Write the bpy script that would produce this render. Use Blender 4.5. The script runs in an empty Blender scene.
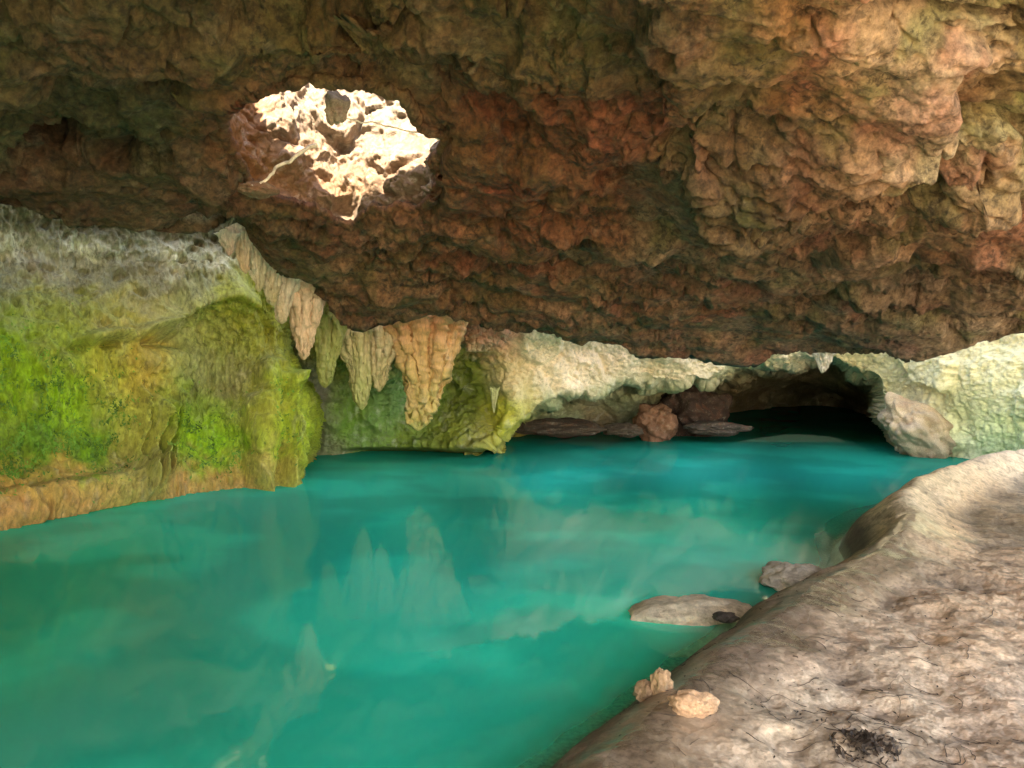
import bpy, math, random
import numpy as np
from mathutils import Vector

random.seed(7)
rng = np.random.default_rng(11)
R = math.radians
scene = bpy.context.scene
col = scene.collection

# ------------------------------------------------------------------ camera geometry
F = 780.0
PITCH = math.atan(34.0 / F)
EYE = 1.8                                  # eye above the water (water is z = 0)
CA, SA = math.cos(PITCH), math.sin(PITCH)


def ray(px, py):
    px, py = np.asarray(px, float), np.asarray(py, float)
    v = (384 - py) / F
    return (px - 512) / F, CA + v * SA, -SA + v * CA


def at(px, py, Y):
    """world point seen at a pixel, at forward distance Y"""
    x, y, z = ray(px, py)
    k = np.asarray(Y, float) / y
    return np.stack(np.broadcast_arrays(x * k, y * k, EYE + z * k), -1)


def on_z(px, py, z0):
    x, y, z = ray(px, py)
    k = (z0 - EYE) / z
    return np.stack(np.broadcast_arrays(x * k, y * k, EYE + z * k), -1)


def pix(P):
    X, Y, Z = P[..., 0], P[..., 1], P[..., 2] - EYE
    f = Y * CA - Z * SA
    u = Y * SA + Z * CA
    f = np.maximum(f, 0.05)
    return 512 + F * X / f, 384 - F * u / f


# ------------------------------------------------------------------ vectorised noise
def _h(ix, iy, iz, s):
    h = (ix.astype(np.uint32) * np.uint32(374761393) + iy.astype(np.uint32) * np.uint32(668265263)
         + iz.astype(np.uint32) * np.uint32(2246822519) + np.uint32((s * 3266489917) & 0xffffffff))
    h = (h ^ (h >> np.uint32(13))) * np.uint32(1274126177)
    h = (h ^ (h >> np.uint32(16))) * np.uint32(2654435769)
    return h ^ (h >> np.uint32(15))


def _f(h):
    return (h & np.uint32(0xffffff)).astype(np.float32) / np.float32(0xffffff)


_G = np.array([(1, 1, 0), (-1, 1, 0), (1, -1, 0), (-1, -1, 0), (1, 0, 1), (-1, 0, 1), (1, 0, -1), (-1, 0, -1),
               (0, 1, 1), (0, -1, 1), (0, 1, -1), (0, -1, -1), (1, 1, 0), (0, -1, 1), (-1, 1, 0), (0, -1, -1)], np.float32)


def perlin(P, s=0):
    P = np.asarray(P, np.float32)
    i = np.floor(P)
    f = P - i
    i = i.astype(np.int64)
    w = f * f * f * (f * (f * 6 - 15) + 10)
    out = 0
    for a in (0, 1):
        wx = w[:, 0] if a else 1 - w[:, 0]
        for b in (0, 1):
            wy = w[:, 1] if b else 1 - w[:, 1]
            for c in (0, 1):
                wz = w[:, 2] if c else 1 - w[:, 2]
                g = _G[_h(i[:, 0] + a, i[:, 1] + b, i[:, 2] + c, s) & np.uint32(15)]
                d = g[:, 0] * (f[:, 0] - a) + g[:, 1] * (f[:, 1] - b) + g[:, 2] * (f[:, 2] - c)
                out = out + wx * wy * wz * d
    return out


def fbm(P, octv=4, s=0, gain=0.5):
    o, a, t = 0, 1.0, 0.0
    P = np.asarray(P, np.float32)
    for k in range(octv):
        o = o + a * perlin(P * (2.03 ** k) + 17.3 * k, s + k)
        a *= gain
    return o


def ridged(P, octv=4, s=0, gain=0.5):
    o, a, t = 0, 1.0, 0.0
    P = np.asarray(P, np.float32)
    for k in range(octv):
        o = o + a * (1 - 2.2 * np.abs(perlin(P * (2.07 ** k) + 9.1 * k, s + k)))
        t += a
        a *= gain
    return o / t


def worley(P, s=0):
    P = np.asarray(P, np.float32)
    i = np.floor(P)
    f = P - i
    i = i.astype(np.int64)
    f1 = np.full(len(P), 9, np.float32)
    f2 = f1.copy()
    idv = np.zeros(len(P), np.float32)
    for a in (-1, 0, 1):
        for b in (-1, 0, 1):
            for c in (-1, 0, 1):
                h = _h(i[:, 0] + a, i[:, 1] + b, i[:, 2] + c, s)
                dx = a + _f(h) - f[:, 0]
                dy = b + _f(h * np.uint32(747796405) ^ np.uint32(99)) - f[:, 1]
                dz = c + _f(h * np.uint32(2891336453) ^ np.uint32(77)) - f[:, 2]
                d = dx * dx + dy * dy + dz * dz
                m = d < f1
                f2 = np.where(m, f1, np.minimum(f2, d))
                f1 = np.where(m, d, f1)
                idv = np.where(m, _f(h * np.uint32(196314165) ^ np.uint32(5)), idv)
    return np.sqrt(f1), np.sqrt(f2), idv


def sstep(a, b, x):
    t = np.clip((x - a) / (b - a), 0, 1)
    return t * t * (3 - 2 * t)


def tps(pts, vals, q, lam=1e-3):
    """thin plate spline through scattered 2-D control values"""
    pts, vals, q = np.asarray(pts, float), np.asarray(vals, float), np.asarray(q, float)
    n = len(pts)

    def k(d2):
        return np.where(d2 > 1e-12, 0.5 * d2 * np.log(np.maximum(d2, 1e-12)), 0)
    A = np.zeros((n + 3, n + 3))
    A[:n, :n] = k(((pts[:, None] - pts[None]) ** 2).sum(-1)) + lam * np.eye(n)
    A[:n, n] = 1
    A[:n, n + 1:] = pts
    A[n:, :n] = A[:n, n:].T
    b = np.zeros(n + 3)
    b[:n] = vals
    c = np.linalg.solve(A, b)
    out = np.empty(len(q))
    for s in range(0, len(q), 100000):
        e = slice(s, s + 100000)
        out[e] = k(((q[e, None] - pts[None]) ** 2).sum(-1)) @ c[:n] + c[n] + q[e] @ c[n + 1:]
    return out


def zones(ctrl, px, py, sig=60.0, power=2.0):
    """blend of zone colours: ctrl rows are (px, py, r, g, b)"""
    w = np.zeros(px.shape)
    o = np.zeros(px.shape + (3,))
    for c in ctrl:
        d2 = (px - c[0]) ** 2 + (py - c[1]) ** 2
        k = 1.0 / (1 + d2 / sig ** 2) ** power
        w += k
        o += k[..., None] * np.array(c[2:5])
    return o / w[..., None]


def seg_dist(px, py, poly, closed=False):
    pts = np.asarray(poly, float)
    n = len(pts)
    best = np.full(px.shape, 1e9)
    par = np.zeros(px.shape)
    for k in range(n if closed else n - 1):
        a, b = pts[k], pts[(k + 1) % n]
        d = b - a
        t = np.clip(((px - a[0]) * d[0] + (py - a[1]) * d[1]) / (d @ d), 0, 1)
        q = np.hypot(px - a[0] - t * d[0], py - a[1] - t * d[1])
        m = q < best
        best = np.where(m, q, best)
        par = np.where(m, k + t, par)
    return best, par


def inside(px, py, poly):
    pts = np.asarray(poly, float)
    r = np.zeros(px.shape, bool)
    n = len(pts)
    for k in range(n):
        (x1, y1), (x2, y2) = pts[k], pts[(k + 1) % n]
        if y1 == y2:
            continue
        c = ((y1 > py) != (y2 > py)) & (px < (x2 - x1) * (py - y1) / (y2 - y1) + x1)
        r ^= c
    return r


def sdist(px, py, poly):
    d, _ = seg_dist(px, py, poly, True)
    return np.where(inside(px, py, poly), d, -d)


# ------------------------------------------------------------------ mesh helpers
def mesh_np(name, V, Q, mat, colr=None, parent=None, smooth=True, attrs=None):
    V = np.asarray(V, np.float32).reshape(-1, 3)
    Q = np.asarray(Q, np.int32)
    me = bpy.data.meshes.new(name)
    n, k = Q.shape
    me.vertices.add(len(V))
    me.vertices.foreach_set('co', V.ravel())
    me.loops.add(n * k)
    me.loops.foreach_set('vertex_index', Q.ravel())
    me.polygons.add(n)
    me.polygons.foreach_set('loop_start', np.arange(0, n * k, k, dtype=np.int32))
    me.polygons.foreach_set('use_smooth', np.full(n, smooth, bool))
    me.update(calc_edges=True)
    if colr is not None:
        a = me.color_attributes.new('tint', 'FLOAT_COLOR', 'POINT')
        c = np.ones((len(V), 4), np.float32)
        c[:, :3] = np.clip(np.asarray(colr).reshape(-1, 3), 0, 1)
        a.data.foreach_set('color', c.ravel())
    for kk, v in (attrs or {}).items():
        a = me.attributes.new(kk, 'FLOAT', 'POINT')
        a.data.foreach_set('value', np.asarray(v, np.float32).ravel())
    me.materials.append(mat)
    o = bpy.data.objects.new(name, me)
    col.objects.link(o)
    if parent:
        o.parent = parent
    return o


def quads(nr, nc, wrap=False):
    i = np.arange(nr * nc).reshape(nr, nc)
    if wrap:
        i = np.concatenate([i, i[:, :1]], 1)
    return np.stack([i[:-1, :-1], i[:-1, 1:], i[1:, 1:], i[1:, :-1]], -1).reshape(-1, 4)


def normals(G, wrap=False):
    if wrap:
        du = np.roll(G, -1, 1) - np.roll(G, 1, 1)
    else:
        du = np.gradient(G, axis=1)
    dv = np.gradient(G, axis=0)
    n = np.cross(du, dv)
    return n / np.maximum(np.linalg.norm(n, axis=-1, keepdims=True), 1e-9)


def tag(o, label=None, cat=None, group=None, kind=None):
    if label:
        o['label'] = label
    if cat:
        o['category'] = cat
    if group:
        o['group'] = group
    if kind:
        o['kind'] = kind
    return o


# ------------------------------------------------------------------ materials
def new_mat(name):
    m = bpy.data.materials.new(name)
    m.use_nodes = True
    nt = m.node_tree
    nt.nodes.clear()
    return m, nt, nt.nodes, nt.links


def rock_mat(name, mott=3.0, amount=0.55, bump=0.6, bscale=22.0, rough=0.85, warm=(0.30, 0.10, 0.045), cool=(0.13, 0.14, 0.05),
             pale=(0.55, 0.47, 0.36), wk=0.35, ck=0.3, pk=0.25, stretch=(1, 1, 1), wet=0.0, bdist=0.03, speck=0.0, dark=(0.03, 0.022, 0.015)):
    """limestone: the surface's own zone tint, mottled by several noises (mineral stains, algae, pale crust) with fine relief"""
    m, nt, N, L = new_mat(name)
    out = N.new('ShaderNodeOutputMaterial')
    bs = N.new('ShaderNodeBsdfPrincipled')
    L.new(bs.outputs[0], out.inputs[0])
    geo = N.new('ShaderNodeTexCoord')
    mp = N.new('ShaderNodeMapping')
    mp.inputs['Scale'].default_value = stretch
    L.new(geo.outputs['Object'], mp.inputs[0])
    at_ = N.new('ShaderNodeAttribute')
    at_.attribute_name = 'tint'

    def noise(scale, det=6, rgh=0.6, dist=0.0):
        n = N.new('ShaderNodeTexNoise')
        n.inputs['Scale'].default_value = scale
        n.inputs['Detail'].default_value = det
        n.inputs['Roughness'].default_value = rgh
        n.inputs['Distortion'].default_value = dist
        L.new(mp.outputs[0], n.inputs['Vector'])
        return n

    def ramp(src, a, b, v0=0.0, v1=1.0):
        r = N.new('ShaderNodeMapRange')
        r.inputs['From Min'].default_value = a
        r.inputs['From Max'].default_value = b
        r.inputs['To Min'].default_value = v0
        r.inputs['To Max'].default_value = v1
        L.new(src, r.inputs['Value'])
        return r.outputs[0]

    def mix(fac, a, b, mode='MIX'):
        x = N.new('ShaderNodeMix')
        x.data_type = 'RGBA'
        x.blend_type = mode
        if isinstance(fac, float):
            x.inputs['Factor'].default_value = fac
        else:
            L.new(fac, x.inputs['Factor'])
        for s, v in (('A', a), ('B', b)):
            i = [q for q in x.inputs if q.name == s and q.type == 'RGBA'][0]
            if isinstance(v, tuple):
                i.default_value = (*v, 1)
            else:
                L.new(v, i)
        return [q for q in x.outputs if q.type == 'RGBA'][0]

    n1, n2, n3, n4 = noise(mott * 0.55, 8, 0.62, 0.6), noise(mott, 8, 0.65, 0.3), noise(mott * 1.7 + 1.3, 7, 0.6, 0.5), noise(mott * 7, 5, 0.7)
    c = mix(ramp(n1.outputs[0], 0.52, 0.68, 0, wk), at_.outputs['Color'], warm)
    c = mix(ramp(n2.outputs[0], 0.53, 0.68, 0, ck), c, cool)
    c = mix(ramp(n3.outputs[0], 0.55, 0.70, 0, pk), c, pale)
    v = N.new('ShaderNodeCombineColor')
    k = ramp(n4.outputs[0], 0.3, 0.7, 1 - amount, 1 + amount * 0.6)
    for s in v.inputs:
        L.new(k, s)
    c = mix(1.0, c, v.outputs[0], 'MULTIPLY')
    if speck > 0:
        n5, n6 = noise(bscale * 1.1, 6, 0.7, 0.4), noise(mott * 0.9 + 0.7, 4, 0.6)
        sp_ = N.new('ShaderNodeMath')
        sp_.operation = 'MULTIPLY'
        L.new(ramp(n5.outputs[0], 0.50, 0.61, 0, speck), sp_.inputs[0])
        L.new(ramp(n6.outputs[0], 0.38, 0.6, 0.25, 1), sp_.inputs[1])
        c = mix(sp_.outputs[0], c, dark)
    L.new(c, bs.inputs['Base Color'])
    L.new(ramp(n3.outputs[0], 0.35, 0.65, rough - 0.12 - wet, rough + 0.05), bs.inputs['Roughness'])
    bs.inputs['Specular IOR Level'].default_value = 0.35
    # relief
    b1, b2 = noise(bscale, 8, 0.7), N.new('ShaderNodeTexVoronoi')
    b2.inputs['Scale'].default_value = bscale * 0.8
    L.new(mp.outputs[0], b2.inputs['Vector'])
    ad = N.new('ShaderNodeMath')
    ad.operation = 'MULTIPLY_ADD'
    ad.inputs[1].default_value = 0.35
    L.new(b2.outputs['Distance'], ad.inputs[0])
    L.new(b1.outputs[0], ad.inputs[2])
    bp = N.new('ShaderNodeBump')
    bp.inputs['Strength'].default_value = bump
    bp.inputs['Distance'].default_value = bdist
    L.new(ad.outputs[0], bp.inputs['Height'])
    L.new(bp.outputs[0], bs.inputs['Normal'])
    return m


M_ceil = rock_mat('ceiling_rock', speck=0.75, mott=2.2, amount=0.7, bump=1.0, bscale=16, wk=0.32, ck=0.32, pk=0.4, bdist=0.055, warm=(.14, .045, .022), cool=(.055, .06, .022), pale=(.24, .19, .13))
M_wall = rock_mat('mossy_rock', speck=0.55, dark=(.04, .045, .015), mott=2.5, amount=0.45, bump=0.5, bscale=18, wk=0.2, ck=0.25, pk=0.22, cool=(0.10, 0.17, 0.02), stretch=(1, 1, 0.5))
M_white = rock_mat('pale_limestone', speck=0.4, dark=(.16, .15, .1), mott=2.0, amount=0.25, bump=0.6, bscale=14, wk=0.08, ck=0.15, pk=0.3, cool=(0.2, 0.26, 0.12), pale=(0.72, 0.66, 0.55))
M_drip = rock_mat('dripstone', mott=5.0, amount=0.35, bump=0.5, bscale=26, wk=0.25, ck=0.2, pk=0.3, pale=(0.7, 0.58, 0.42), stretch=(1, 1, 0.25), rough=0.6)
M_shaft = rock_mat('shaft_rock', speck=0.6, dark=(.14, .08, .05), mott=3.5, amount=0.4, bump=0.8, bscale=20, wk=0.15, ck=0.05, pk=0.4, pale=(0.75, 0.68, 0.58))
M_stone = rock_mat('loose_stone', mott=9.0, amount=0.4, bump=0.6, bscale=60, wk=0.3, ck=0.1, pk=0.3)


def shelf_mat():
    m = rock_mat('shelf_rock', mott=2.6, amount=0.45, bump=0.5, bscale=60, rough=0.8, speck=0.25, dark=(.12, .085, .055), wk=0.2, ck=0.12, pk=0.3, warm=(0.22, 0.12, 0.06),
                 cool=(0.10, 0.07, 0.045), pale=(0.56, 0.47, 0.35))
    nt = m.node_tree
    bs = [n for n in nt.nodes if n.type == 'BSDF_PRINCIPLED'][0]
    a = nt.nodes.new('ShaderNodeAttribute')
    a.attribute_name = 'wet'
    src = bs.inputs['Roughness'].links[0].from_socket
    x = nt.nodes.new('ShaderNodeMix')
    x.data_type = 'FLOAT'
    nt.links.new(a.outputs['Fac'], x.inputs[0])
    nt.links.new(src, x.inputs[2])
    x.inputs[3].default_value = 0.2
    nt.links.new(x.outputs[0], bs.inputs['Roughness'])
    bs.inputs['Specular IOR Level'].default_value = 0.5
    nt.links.new(a.outputs['Fac'], bs.inputs['Coat Weight'])
    bs.inputs['Coat Roughness'].default_value = 0.13
    bs.inputs['Coat IOR'].default_value = 1.75
    cb = nt.nodes.new('ShaderNodeBump')
    cb.inputs['Strength'].default_value = 0.22
    cb.inputs['Distance'].default_value = 0.02
    cn = nt.nodes.new('ShaderNodeTexNoise')
    cn.inputs['Scale'].default_value = 24
    cn.inputs['Detail'].default_value = 5
    ct = nt.nodes.new('ShaderNodeTexCoord')
    nt.links.new(ct.outputs['Object'], cn.inputs['Vector'])
    nt.links.new(cn.outputs[0], cb.inputs['Height'])
    nt.links.new(cb.outputs[0], bs.inputs['Coat Normal'])
    # a film of water lies smoother than the stone under it
    bp = [n for n in nt.nodes if n.type == 'BUMP'][0]
    mr = nt.nodes.new('ShaderNodeMapRange')
    mr.inputs['To Min'].default_value = 0.5
    mr.inputs['To Max'].default_value = 0.3
    nt.links.new(a.outputs['Fac'], mr.inputs['Value'])
    nt.links.new(mr.outputs[0], bp.inputs['Strength'])
    return m


M_shelf = shelf_mat()


def plain_mat(name, c, rough=0.8, var=0.4, scale=20):
    m, nt, N, L = new_mat(name)
    out = N.new('ShaderNodeOutputMaterial')
    bs = N.new('ShaderNodeBsdfPrincipled')
    L.new(bs.outputs[0], out.inputs[0])
    n = N.new('ShaderNodeTexNoise')
    n.inputs['Scale'].default_value = scale
    n.inputs['Detail'].default_value = 5
    tc = N.new('ShaderNodeTexCoord')
    L.new(tc.outputs['Object'], n.inputs['Vector'])
    r = N.new('ShaderNodeValToRGB')
    r.color_ramp.elements[0].position, r.color_ramp.elements[1].position = 0.35, 0.65
    r.color_ramp.elements[0].color = (*[q * (1 - var) for q in c], 1)
    r.color_ramp.elements[1].color = (*[min(1, q * (1 + var)) for q in c], 1)
    L.new(n.outputs[0], r.inputs[0])
    L.new(r.outputs[0], bs.inputs['Base Color'])
    bs.inputs['Roughness'].default_value = rough
    return m


M_root = plain_mat('pale_root', (0.62, 0.52, 0.38), 0.7)
M_twig = plain_mat('dark_twig', (0.05, 0.035, 0.025), 0.8)
M_leaf = plain_mat('rotted_leaf', (0.045, 0.03, 0.02), 0.7)
M_moss = plain_mat('moss_leaf', (0.12, 0.24, 0.02), 0.7, 0.5, 6)


def water_mat():
    m, nt, N, L = new_mat('milky_turquoise_water')
    out = N.new('ShaderNodeOutputMaterial')
    tr = N.new('ShaderNodeBsdfTransparent')
    tr.inputs[0].default_value = (0.62, 0.92, 0.82, 1)
    df = N.new('ShaderNodeBsdfDiffuse')
    gl = N.new('ShaderNodeBsdfGlossy')
    gl.inputs['Roughness'].default_value = 0.045
    at_ = N.new('ShaderNodeAttribute')
    at_.attribute_name = 'murk'
    tint = N.new('ShaderNodeAttribute')
    tint.attribute_name = 'tint'
    L.new(tint.outputs['Color'], df.inputs[0])
    b = N.new('ShaderNodeMixShader')
    L.new(at_.outputs['Fac'], b.inputs[0])
    L.new(tr.outputs[0], b.inputs[1])
    L.new(df.outputs[0], b.inputs[2])
    tc = N.new('ShaderNodeTexCoord')
    n = N.new('ShaderNodeTexNoise')
    n.inputs['Scale'].default_value = 2.2
    n.inputs['Detail'].default_value = 4
    n.inputs['Distortion'].default_value = 0.8
    L.new(tc.outputs['Object'], n.inputs['Vector'])
    bp = N.new('ShaderNodeBump')
    bp.inputs['Strength'].default_value = 0.06
    bp.inputs['Distance'].default_value = 0.03
    L.new(n.outputs[0], bp.inputs['Height'])
    L.new(bp.outputs[0], gl.inputs['Normal'])
    fr = N.new('ShaderNodeFresnel')
    fr.inputs['IOR'].default_value = 1.33
    L.new(bp.outputs[0], fr.inputs['Normal'])
    mx = N.new('ShaderNodeMixShader')
    fm = N.new('ShaderNodeMath')
    fm.operation = 'MULTIPLY'
    fm.inputs[1].default_value = 0.15
    L.new(fr.outputs[0], fm.inputs[0])
    L.new(fm.outputs[0], mx.inputs[0])
    L.new(b.outputs[0], mx.inputs[1])
    L.new(gl.outputs[0], mx.inputs[2])
    L.new(mx.outputs[0], out.inputs[0])
    return m


M_water = water_mat()


# ------------------------------------------------------------------ rock relief
def relief(P, big=0.16, block=0.06, scal=0.05, ridge=0.035, fine=0.014, bs=0.36, s=0, aniso=(1, 1, 1), pits=0.0, crack=0.0):
    P = np.asarray(P, np.float32) * np.array(aniso, np.float32)
    W = P + 0.12 * np.stack([fbm(P / 0.5, 3, s + 41), fbm(P / 0.5, 3, s + 52), fbm(P / 0.5, 3, s + 63)], -1)
    h = big * fbm(P / 1.25, 4, s + 1)
    f1, f2, cid = worley(W / bs, s + 2)
    e = sstep(0.02, 0.30, f2 - f1)
    h += block * (cid - 0.5) * e - block * 0.35 * (1 - e)
    g1, g2, gid = worley(W / (bs * 0.42), s + 3)
    msk = sstep(-0.15, 0.25, fbm(P / 0.9, 2, s + 4))
    h -= scal * msk * np.clip(1 - g1 * 1.5, 0, 1) ** 0.8 * (0.3 + gid)
    h += scal * 0.5 * (1 - msk) * (gid - 0.5) * sstep(0.03, 0.25, g2 - g1)
    h += ridge * ridged(W / 0.26, 4, s + 5)
    h += fine * fbm(P / 0.07, 3, s + 6)
    if crack > 0:
        c1, c2, _ = worley(W / (bs * 0.8) + 0.25 * np.stack([fbm(P / 0.16, 2, s + 71)] * 3, -1), s + 9)
        cm = sstep(-0.12, 0.22, fbm(P / 0.7, 2, s + 10))
        h -= crack * cm * np.exp(-((c2 - c1) / 0.055) ** 2)
        k1, _, kid = worley(W / 0.21, s + 11)
        h -= crack * 1.1 * (kid > 0.55) * sstep(0.36, 0.2, k1) * sstep(-0.05, 0.2, fbm(P / 0.6, 2, s + 12))
    if pits > 0:
        q1, _, qid = worley(W / 0.85, s + 7)
        h -= pits * (qid > 0.45) * sstep(0.32, 0.12, q1 + 0.10 * fbm(P / 0.12, 2, s + 8))
    return h


# ------------------------------------------------------------------ the ceiling slab
EDGE = np.array([  # px, py, forward distance of the slab's far lip
    (-900, 190, 4.6), (-500, 196, 5.6), (-200, 205, 6.4), (0, 214, 6.9), (40, 226, 7.1), (70, 234, 7.2), (95, 229, 7.35), (130, 231, 7.5), (165, 238, 7.8),
    (198, 243, 8.0), (212, 233, 8.1), (226, 221, 8.25), (240, 228, 8.4), (262, 254, 8.8), (280, 272, 9.1), (300, 283, 9.4), (320, 307, 9.7), (338, 325, 9.9),
    (352, 330, 10.0), (400, 321, 10.1), (430, 314, 10.2), (460, 320, 10.3), (490, 330, 10.35), (540, 330, 10.4), (575, 338, 10.5), (600, 346, 10.6), (640, 356, 10.7),
    (690, 353, 10.8), (715, 358, 10.8), (742, 363, 10.8), (772, 355, 10.8), (800, 348, 10.7), (830, 347, 10.6), (868, 350, 10.3), (888, 353, 10.1),
    (905, 362, 9.9), (935, 350, 9.6), (962, 344, 9.4), (1024, 338, 9.0), (1200, 330, 8.9), (1500, 315, 8.4), (2000, 300, 8.0)])
HOLE = [(222, 118), (236, 101), (268, 88), (310, 80), (360, 84), (404, 96), (413, 110), (420, 127), (447, 137), (441, 150), (436, 164), (443, 178),
        (436, 195), (425, 206), (411, 211), (401, 203), (386, 213), (374, 206), (361, 215), (352, 227), (336, 222), (325, 212), (300, 204), (276, 199),
        (252, 187), (243, 168), (232, 150), (224, 134)]

uE = (EDGE[:, 0] - 512) / F / 1.0


def cols_px():
    return np.concatenate([np.linspace(-900, -130, 90)[:-1], np.linspace(-130, 1150, 960), np.linspace(1150, 1480, 90)[1:]])


CP = cols_px()
EY = np.interp(CP, EDGE[:, 0], EDGE[:, 2])
EP = np.interp(CP, EDGE[:, 0], EDGE[:, 1])
E3 = at(CP, EP, EY)                            # the lip in the world
CU = E3[:, 0] / E3[:, 1]                       # every column is a plumb plane through the eye


def smooth_px(v, sg):
    o = np.empty_like(v)
    for i in range(len(v)):
        k_ = np.exp(-((CP - CP[i]) / sg) ** 2) * np.gradient(CP)
        o[i] = (k_ * v).sum() / k_.sum()
    return o


EZS, EYS = smooth_px(E3[:, 2], 130.0), smooth_px(EY, 130.0)


def ceil_base(U, Y, ez, ey):
    """height of the underside: rises from the lip towards the entrance; the lip's notches die out away from it"""
    d = ey - Y
    f = np.exp(-d / 0.55)
    full = ez + 0.285 * d
    soft = EZS[None] + 0.285 * (EYS[None] - Y)
    return full * f + soft * (1 - f)


# crest of the hanging ridge on the right, in plan
NR_A = 470
tA = np.linspace(0, 1, NR_A)
Yn = 1.15
G = np.empty((NR_A, len(CP), 3))
inv = (1 / EY)[None] * (1 - tA[:, None]) + (1 / Yn) * tA[:, None] ** 1.0
# spend most rows on what the picture shows
inv = (1 / EY)[None] + ((1 / 2.9) - (1 / EY))[None] * np.clip(tA[:, None] / 0.93, 0, 1) + ((1 / Yn) - (1 / 2.9)) * np.clip((tA[:, None] - 0.93) / 0.07, 0, 1)
YY = 1 / inv
ZZ = ceil_base(CU[None], YY, E3[:, 2][None], EY[None])
G[..., 0] = CU[None] * YY
G[..., 1] = YY
G[..., 2] = ZZ


def ceil_shape(G):
    px, py = pix(G)
    X, Y = G[..., 0], G[..., 1]
    # ridge: signed side of the crest line (690,0)-(800,230)
    a, b = np.array([672.0, -60.0]), np.array([800.0, 235.0])
    d = b - a
    L_ = np.hypot(*d)
    sgn = ((px - a[0]) * d[1] - (py - a[1]) * d[0]) / L_          # >0 on the right of the crest
    along = ((px - a[0]) * d[0] + (py - a[1]) * d[1]) / L_ / L_
    fade = sstep(1.12, 0.75, along)
    w = np.where(sgn < 0, np.exp(-(sgn / 75) ** 2), np.exp(-(sgn / 330) ** 2))
    z = -0.42 * w * fade
    z += 0.5 * sstep(150, 520, sgn) * fade * sstep(260, 60, py)
    # a flat belly in the middle, a hollow at upper left
    z += 0.22 * np.exp(-((px - 90) / 110) ** 2 - ((py - 170) / 50) ** 2)
    z -= 0.14 * np.exp(-((px - 610) / 60) ** 2 - ((py - 130) / 60) ** 2)
    z += 0.14 * np.exp(-((px - 560) / 70) ** 2 - ((py - 35) / 45) ** 2)
    z += 0.13 * np.exp(-(np.minimum(np.abs(sdist(px, py, HOLE)), 99) / 13.0) ** 2)
    # hollows and hanging knobs that read from the water
    for a_, b_, ra, rb, am in [(62, 178, 46, 17, .34), (515, 118, 30, 15, .24), (548, 188, 18, 13, .26), (505, 205, 16, 10, .22), (612, 158, 16, 8, .2), (880, 96, 17, 16, .12),
                               (855, 152, 20, 6, .2), (745, 278, 22, 8, .16), (560, 245, 24, 8, .16), (690, 290, 20, 7, .14), (640, 240, 15, 8, .16), (150, 90, 40, 14, .22), (420, 60, 40, 12, .2), (960, 150, 26, 7, .2),
                               (905, 255, 40, 7, .2), (820, 300, 34, 7, .15), (345, 265, 20, 7, .14), (200, 110, 20, 10, .2)]:
        z += am * np.exp(-(((px - a_) / ra) ** 2 + ((py - b_) / rb) ** 2) ** 2)
    for x0_, y0_, x1_, y1_, wd_, am in [(652, 40, 664, 138, 20, .13), (690, 90, 742, 200, 16, .12), (470, 150, 600, 165, 12, .12), (300, 45, 470, 70, 14, .12), (120, 120, 210, 190, 14, .12), (850, 205, 930, 190, 10, .12), (560, 225, 700, 235, 9, .10), (940, 70, 1000, 110, 26, .08)]:
        dl, _ = seg_dist(px, py, [(x0_, y0_), (x1_, y1_)])
        z -= am * np.exp(-(dl / wd_) ** 2)
    # a ledge line on the right
    dl, _ = seg_dist(px, py, [(770, 232), (850, 240), (910, 232), (960, 238), (1060, 236)])
    z -= 0.10 * np.exp(-(dl / 10) ** 2)
    dl, _ = seg_dist(px, py, [(820, 150), (900, 165), (980, 160), (1060, 130)])
    z -= 0.07 * np.exp(-(dl / 9) ** 2)
    return z


G[..., 2] += ceil_shape(G)
# rows behind the eye, out to the cave mouth; unseen, lengthened to block the sun
nb = 26
back = np.empty((nb, len(CP), 3))
k = np.linspace(0, 1, nb + 1)[1:]
last = G[-1]
back[..., 1] = last[None, :, 1] - 4.3 * k[:, None]
back[..., 0] = last[None, :, 0] * (1 + 3.2 * k[:, None])
back[..., 2] = last[None, :, 2] + 0.15 * k[:, None]
# rows up the outer face of the lip and over the top
nf = 70
up = np.empty((nf, len(CP), 3))
k = np.linspace(1, 0, nf + 1)[:-1]
TOP = 7.1 + 0.95 * sstep(540, 300, CP) + 0.7 * sstep(860, 1000, CP)  # unseen rim, its height shaped to keep sun off walls and water
up[..., 1] = G[0][None, :, 1] * (1 + 0.0) - 0.25 * np.sin(k[:, None] * math.pi * 0.5) * 0
up[..., 0] = G[0][None, :, 0]
lean = -1.2 * k[:, None] ** 1.5
rad = np.hypot(G[0][:, 0], G[0][:, 1])
up[..., 0] += lean * (G[0][:, 0] / rad)[None]
up[..., 1] += lean * (G[0][:, 1] / rad)[None]
up[..., 2] = G[0][None, :, 2] + (TOP - G[0][:, 2])[None] * k[:, None]
nt_ = 30
topg = np.empty((nt_, len(CP), 3))
k = np.linspace(1, 0, nt_ + 1)[:-1]
topg[..., 0] = up[0][None, :, 0] + (back[-1][None, :, 0] - up[0][None, :, 0]) * k[:, None]
topg[..., 1] = up[0][None, :, 1] + (back[-1][None, :, 1] - up[0][None, :, 1]) * k[:, None]
topg[..., 2] = 5.6 + (TOP - 5.6) * sstep(0.16, 0.0, k[:, None])
G0 = np.concatenate([topg, up, G, back], 0)
flat = G0.reshape(-1, 3)
Nn = normals(G0)
sgn_ = np.sign(-Nn[nt_ + nf + 200, 500, 2])
Nn *= sgn_
dens = np.zeros(G0.shape[:2])
dens[nt_:nt_ + nf + NR_A + nb] = 1
h = np.zeros(len(flat))
act = dens.ravel() > 0
ppx, ppy = pix(G0)
lay = np.clip((ppx.ravel() - 600) / 200, 0, 1)
Pf = flat[act]
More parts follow.
